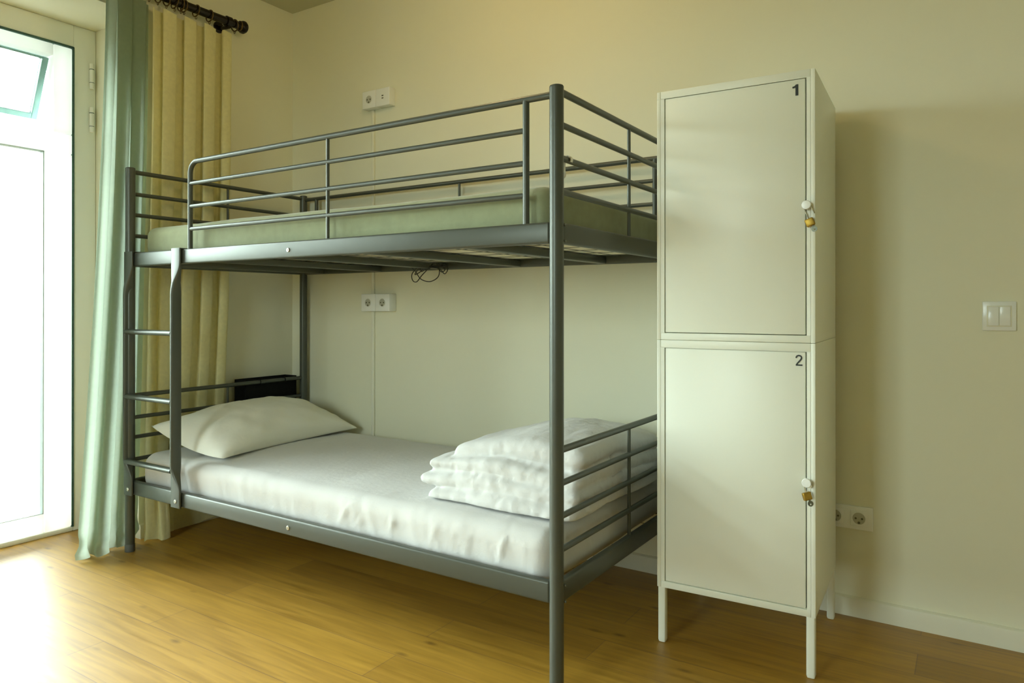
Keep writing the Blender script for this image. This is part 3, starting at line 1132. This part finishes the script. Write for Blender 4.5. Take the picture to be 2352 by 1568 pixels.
def padlock(a, z, tilt, yaw, drop, label):
    """open padlock hooked on a hasp knob; local frame: x right, z up, y depth (towards the door +)"""
    r = thing('padlock', label, 'padlock', lw_(a, LD + 0.0085, z), 0, 'brass padlocks on the lockers')
    r.rotation_euler = (Matrix.Rotation(LR, 4, 'Z') @ Matrix.Rotation(-tilt, 4, 'Y') @ Matrix.Rotation(yaw, 4, 'Z')).to_euler()
    hw = 0.0095
    top = 0.0085
    pts = [Vector((-hw, 0, -drop))]
    pts += [Vector((-hw, 0, top - hw))] + arc((0, 0, top - hw), hw, pi, 0, ((1, 0, 0), (0, 0, 1)), 10)[1:] + [Vector((hw, 0, -drop + 0.008))]
    obj('shackle', tube(pts, 0.0019, 10), M['chrome'], r, label='open chrome shackle')
    bx = -hw - 0.0005
    bb = box((bx - 0.0115, -0.0060, -drop - 0.0205), (bx + 0.0115, 0.0060, -drop + 0.0010), 0.0028, 3)
    obj('body', bb, M['brass'], r, label='brass lock body')
    kb = bmesh.new()
    kz = -drop - 0.0205
    add_box(kb, (bx + 0.0010, -0.0009, kz - 0.004), (bx + 0.0055, 0.0009, kz + 0.003), 0.0003)
    ck = Vector((bx + 0.0035, 0, kz - 0.0105))
    n = 20
    for yy in (0,):
        o1 = [kb.verts.new(ck + Vector((0.0078 * cos(2 * pi * i / n), -0.0009, 0.0078 * sin(2 * pi * i / n)))) for i in range(n)]
        i1 = [kb.verts.new(ck + Vector((0.0024 * cos(2 * pi * i / n), -0.0009, -0.002 + 0.0024 * sin(2 * pi * i / n)))) for i in range(n)]
        o2 = [kb.verts.new(v.co + Vector((0, 0.0018, 0))) for v in o1]
        i2 = [kb.verts.new(v.co + Vector((0, 0.0018, 0))) for v in i1]
        for i in range(n):
            j = (i + 1) % n
            kb.faces.new((o1[i], o1[j], i1[j], i1[i]))
            kb.faces.new((o2[i], i2[i], i2[j], o2[j]))
            kb.faces.new((o1[i], o2[i], o2[j], o1[j]))
            kb.faces.new((i1[i], i1[j], i2[j], i2[i]))
    obj('key', kb, M['nickel'], r, label='small grey key in the keyhole')


padlock(LW - 0.0205, 1.2965, radians(22), 0.0, 0.036, 'open brass padlock with key hanging on the door of locker 1')
padlock(LW - 0.0215, 0.5385, radians(16), radians(38), 0.024, 'open brass padlock hanging on the door of locker 2')

# ------------------------------------------------------------------ sockets, switch, trunking
def socket_face(bm_plate, holes, cx, cz, y, r=0.019):
    """recessed round well with two pin holes on a face looking towards -y"""
    bm_plate = add_lathe(bm_plate, [(r + 0.0025, 0.0), (r + 0.0025, 0.0016), (r, 0.0016), (r * 0.97, 0.0006), (0.0, 0.0005)], (cx, y, cz), (0, -1, 0), 28)
    for sx in (-0.0095, 0.0095):
        add_lathe(holes, [(0.0034, 0.0), (0.0034, 0.0012), (0, 0.0012)], (cx + sx, y - 0.0006, cz), (0, -1, 0), 12)
    add_lathe(holes, [(0.0042, 0.0), (0.0042, 0.0012), (0, 0.0012)], (cx, y - 0.0006, cz - 0.0135), (0, -1, 0), 12)


def surface_socket(name, x0, x1, z0, z1, d, kinds, label):
    """pair of surface mounted boxes on the back wall"""
    r = thing(name, label, 'power socket', ((x0 + x1) / 2, 0, z0), 0, 'surface sockets on the wall above the beds')
    w = x1 - x0
    h = z1 - z0
    for k, kind in enumerate(kinds):
        a = -w / 2 + k * w / 2
        bm = box((a + 0.0006, -d, 0), (a + w / 2 - 0.0006, 0, h), 0.003, 3)
        hl = bmesh.new()
        cx, cz = a + w / 4, h / 2
        if kind == 'socket':
            socket_face(bm, hl, cx, cz, -d)
        else:
            for dz in (-0.006, 0.006):
                add_box(hl, (cx - 0.0055, -d - 0.0008, cz + dz - 0.0028), (cx + 0.0055, -d + 0.001, cz + dz + 0.0028), 0.0006)
        mo = obj('socket_module', bm, M['white_plastic'], r)
        obj('socket_holes', hl, M['socket_hole'], mo, label='dark contact holes')
        if kind == 'socket':
            wl_ = lathe([(0.0185, 0.0), (0.0185, 0.0008), (0.0, 0.0008)], (cx, -d - 0.0003, cz), (0, -1, 0), 28)
            obj('socket_well', wl_, M['well'], mo)
    return r


surface_socket('wall_socket', 0.556, 0.735, 1.988, 2.073, 0.043, ('socket', 'usb'), 'white surface socket with charging ports high above the upper bunk')
surface_socket('wall_socket', 0.556, 0.742, 0.997, 1.081, 0.050, ('socket', 'socket'), 'white double surface socket on the wall under the upper bunk')
for z0, z1, lb in ((1.0815, 1.9875, 'thin cream cable trunking between the two wall sockets'), (0.064, 0.9965, 'thin cream cable trunking below the lower wall socket')):
    tk = box((0.5865, -0.011, z0), (0.6035, 0.0, z1), 0.0025)
    o = obj('cable_trunking', tk, M['trim'])
    tag(o, lb, 'cable trunking', 'cable trunking on the back wall')

sw = thing('light_switch', 'white light switch with two rockers at the right end of the wall', 'light switch', (3.1395, 0, 0.9475))
bm = box((-0.0425, -0.009, 0), (0.0425, 0, 0.088), 0.003, 3)
obj('plate', bm, M['white_plastic'], sw)
bm = bmesh.new()
add_box(bm, (-0.031, -0.0110, 0.0125), (0.031, -0.0088, 0.0755), 0.001)
obj('inner_frame', bm, M['trim'], sw)
for a0, a1, th in ((-0.0285, -0.0005, 0.006), (0.0005, 0.0285, -0.006)):
    bm = box((a0 + 0.0006, -0.0148, 0.0155), (a1 - 0.0006, -0.0108, 0.0725), 0.0012)
    for v in bm.verts:
        if v.co.y < -0.012:
            v.co.y += th * (v.co.z - 0.044) / 0.06 * 0.5
    obj('rocker', bm, M['white_plastic'], sw)

pl = thing('double_socket', 'white double power socket low on the wall, half hidden behind locker 2', 'power socket', (2.723, 0, 0.2865))
bm = box((-0.0775, -0.009, 0), (0.0775, 0, 0.077), 0.003, 3)
plate = obj('plate', bm, M['white_plastic'], pl)
for cx in (-0.036, 0.036):
    bm = box((cx - 0.0255, -0.0115, 0.0125), (cx + 0.0255, -0.0088, 0.0645), 0.0015)
    hl = bmesh.new()
    socket_face(bm, hl, cx, 0.0385, -0.0115, 0.0195)
    ins = obj('socket_insert', bm, M['white_plastic'], pl)
    obj('socket_holes', hl, M['socket_hole'], ins, label='dark contact holes')
    obj('socket_well', lathe([(0.0190, 0.0), (0.0190, 0.0008), (0.0, 0.0008)], (cx, -0.0118, 0.0385), (0, -1, 0), 28), M['well'], ins)

# ------------------------------------------------------------------ small things on the bed
# black open box hung behind the lower head panel
bxr = thing('storage_box', 'black open topped box hung on the head rail of the lower bunk', 'box', bw(-0.012, 0.187, 0.528), BR)
bm = bmesh.new()
u0, u1, v0, v1, h = -0.093, -0.004, -0.155, 0.155, 0.133
add_box(bm, (u0, v0, 0), (u1, v1, 0.004), 0.001)
add_box(bm, (u0, v0, 0.004), (u0 + 0.004, v1, h), 0.001)
add_box(bm, (u1 - 0.004, v0, 0.004), (u1, v1, h), 0.001)
add_box(bm, (u0 + 0.004, v0, 0.004), (u1 - 0.004, v0 + 0.004, h), 0.001)
add_box(bm, (u0 + 0.004, v1 - 0.004, 0.004), (u1 - 0.004, v1, h), 0.001)
obj('body', bm, M['black'], bxr)
for vy in (-0.09, 0.06):
    hk = bmesh.new()
    add_tube(hk, [(u1 - 0.001, vy, 0.11)] + [Vector((0.012 + 0.0125 * cos(a), vy, 0.120 + 0.0125 * sin(a))) for a in [pi - i * pi / 8 for i in range(0, 9)]] + [Vector((0.0245, vy, 0.110))], 0.0018, 8)
    obj('hook', hk, M['black'], bxr)

# tangled black cable hanging from the wire base of the upper bunk
def cable():
    bm = bmesh.new()
    rnd = random.Random(5)
    vC = 0.14
    z0 = 1.206

    def path(pts, n=10):
        P = [P3(*q) for q in pts]
        out = []
        for i in range(len(P) - 1):
            p0 = P[max(0, i - 1)]
            p1, p2 = P[i], P[i + 1]
            p3 = P[min(len(P) - 1, i + 2)]
            for k in range(n):
                t_ = k / n
                out.append(0.5 * ((2 * p1) + (p2 - p0) * t_ + (2 * p0 - 5 * p1 + 4 * p2 - p3) * t_ ** 2 + (3 * p1 - p0 - 3 * p2 + p3) * t_ ** 3))
        out.append(P[-1])
        for q in out:
            if 0.913 < q.x < 0.967:
                q.z = min(q.z, 1.1835)
            else:
                q.z = min(q.z, 1.2045)
        return out
    U = 0.865
    strands = [
        [(U - 0.02, vC, z0), (U + 0.02, vC, 1.175), (U + 0.06, vC + .01, 1.140), (U + 0.11, vC + .01, 1.128), (U + 0.145, vC, 1.145), (U + 0.155, vC, 1.175), (U + 0.14, vC, z0)],
        [(U + 0.05, vC, z0), (U + 0.02, vC + .02, 1.165), (U + 0.022, vC + .02, 1.135), (U + 0.045, vC + .02, 1.128), (U + 0.065, vC + .01, 1.155), (U + 0.10, vC, 1.190), (U + 0.12, vC, z0)],
        [(U + 0.03, vC - .02, z0), (U + 0.045, vC - .01, 1.175), (U + 0.075, vC, 1.180), (U + 0.12, vC, 1.192), (U + 0.16, vC, 1.180), (U + 0.19, vC + .01, 1.160), (U + 0.205, vC + .01, 1.170), (U + 0.20, vC, 1.188), (U + 0.17, vC, z0)],
        [(U + 0.06, vC + .01, z0), (U + 0.05, vC + .02, 1.180), (U + 0.035, vC + .02, 1.160), (U + 0.06, vC + .02, 1.168), (U + 0.09, vC + .01, 1.190), (U + 0.15, vC + .01, 1.185), (U + 0.175, vC + .01, 1.168), (U + 0.185, vC, 1.180), (U + 0.15, vC, z0)],
        [(U + 0.00, vC - .01, z0), (U + 0.06, vC - .01, 1.188), (U + 0.12, vC + .01, 1.195), (U + 0.19, vC, 1.189), (U + 0.21, vC, z0)],
    ]
    for s in strands:
        add_tube(bm, path(s), 0.0021, 6)
    # the bundle where it is tied up
    add_tube(bm, [P3(U + 0.105, vC, 1.192), P3(U + 0.17, vC, 1.195)], 0.006, 8)
    return bm


cb = obj('cable', cable(), M['cable'])
place_bed(cb)
tag(cb, 'tangled black cable dangling under the upper bunk by the wall', 'cable')

# white plastic hook over the foot rail of the upper bunk
hkr = thing('plastic_hook', 'small white plastic hook hung over the foot rail beside the front bed post', 'hook', bw(L, WD - 0.062, 1.414), BR)
hb = bmesh.new()
R0 = 0.0105


def strap(bm, y0, y1, r, a0, a1, tail):
    pts = [Vector((r * cos(a), 0, r * sin(a))) for a in [a0 + (a1 - a0) * i / 12 for i in range(13)]]
    if tail:
        pts.append(pts[-1] + Vector((0, 0, -tail)))
    A = [bm.verts.new((p.x, y0, p.z)) for p in pts]
    B = [bm.verts.new((p.x, y1, p.z)) for p in pts]
    A2 = [bm.verts.new((p.x * (1 + 0.0022 / r), y0, p.z * (1 + 0.0022 / r) if i <= 12 else p.z)) for i, p in enumerate(pts)]
    B2 = [bm.verts.new((p.x * (1 + 0.0022 / r), y1, p.z * (1 + 0.0022 / r) if i <= 12 else p.z)) for i, p in enumerate(pts)]
    for i in range(len(pts) - 1):
        bm.faces.new((A[i], A[i + 1], B[i + 1], B[i]))
        bm.faces.new((A2[i], B2[i], B2[i + 1], A2[i + 1]))
        bm.faces.new((A[i], A2[i], A2[i + 1], A[i + 1]))
        bm.faces.new((B[i], B[i + 1], B2[i + 1], B2[i]))
    bm.faces.new((A[0], B[0], B2[0], A2[0]))
    bm.faces.new((A[-1], A2[-1], B2[-1], B[-1]))


strap(hb, -0.006, 0.006, R0, radians(-30), radians(180), 0.034)
# small curled tail of the hook on the mattress side
pts = [Vector((-R0 - 0.001, 0, -0.034))] + [Vector((-R0 - 0.010 + 0.0095 * cos(a), 0, -0.036 + 0.0095 * sin(a))) for a in [0 - i * pi / 8 for i in range(0, 9)]]
add_tube(hb, pts, 0.0045, 8, rb=0.006)
obj('hook', hb, M['white_plastic'], hkr)

# ------------------------------------------------------------------ ceiling lamp (above the frame of the photograph)
lp = thing('ceiling_lamp', 'small round opal pendant lamp hanging from the ceiling above the bunk bed', 'lamp', (1.58, -0.92, RZ))
obj('base', lathe([(0, 0), (0.05, 0), (0.05, -0.018), (0.03, -0.026), (0.0, -0.026)], n=28), M['white_plastic'], lp)
obj('cord', tube([(0, 0, -0.02), (0, 0, -0.26)], 0.003, 8), M['black'], lp)
obj('shade', lathe([(0, -0.252), (0.020, -0.255), (0.046, -0.275), (0.062, -0.310), (0.062, -0.340), (0.046, -0.375), (0.020, -0.392), (0, -0.395)], n=28), M['lamp'], lp)
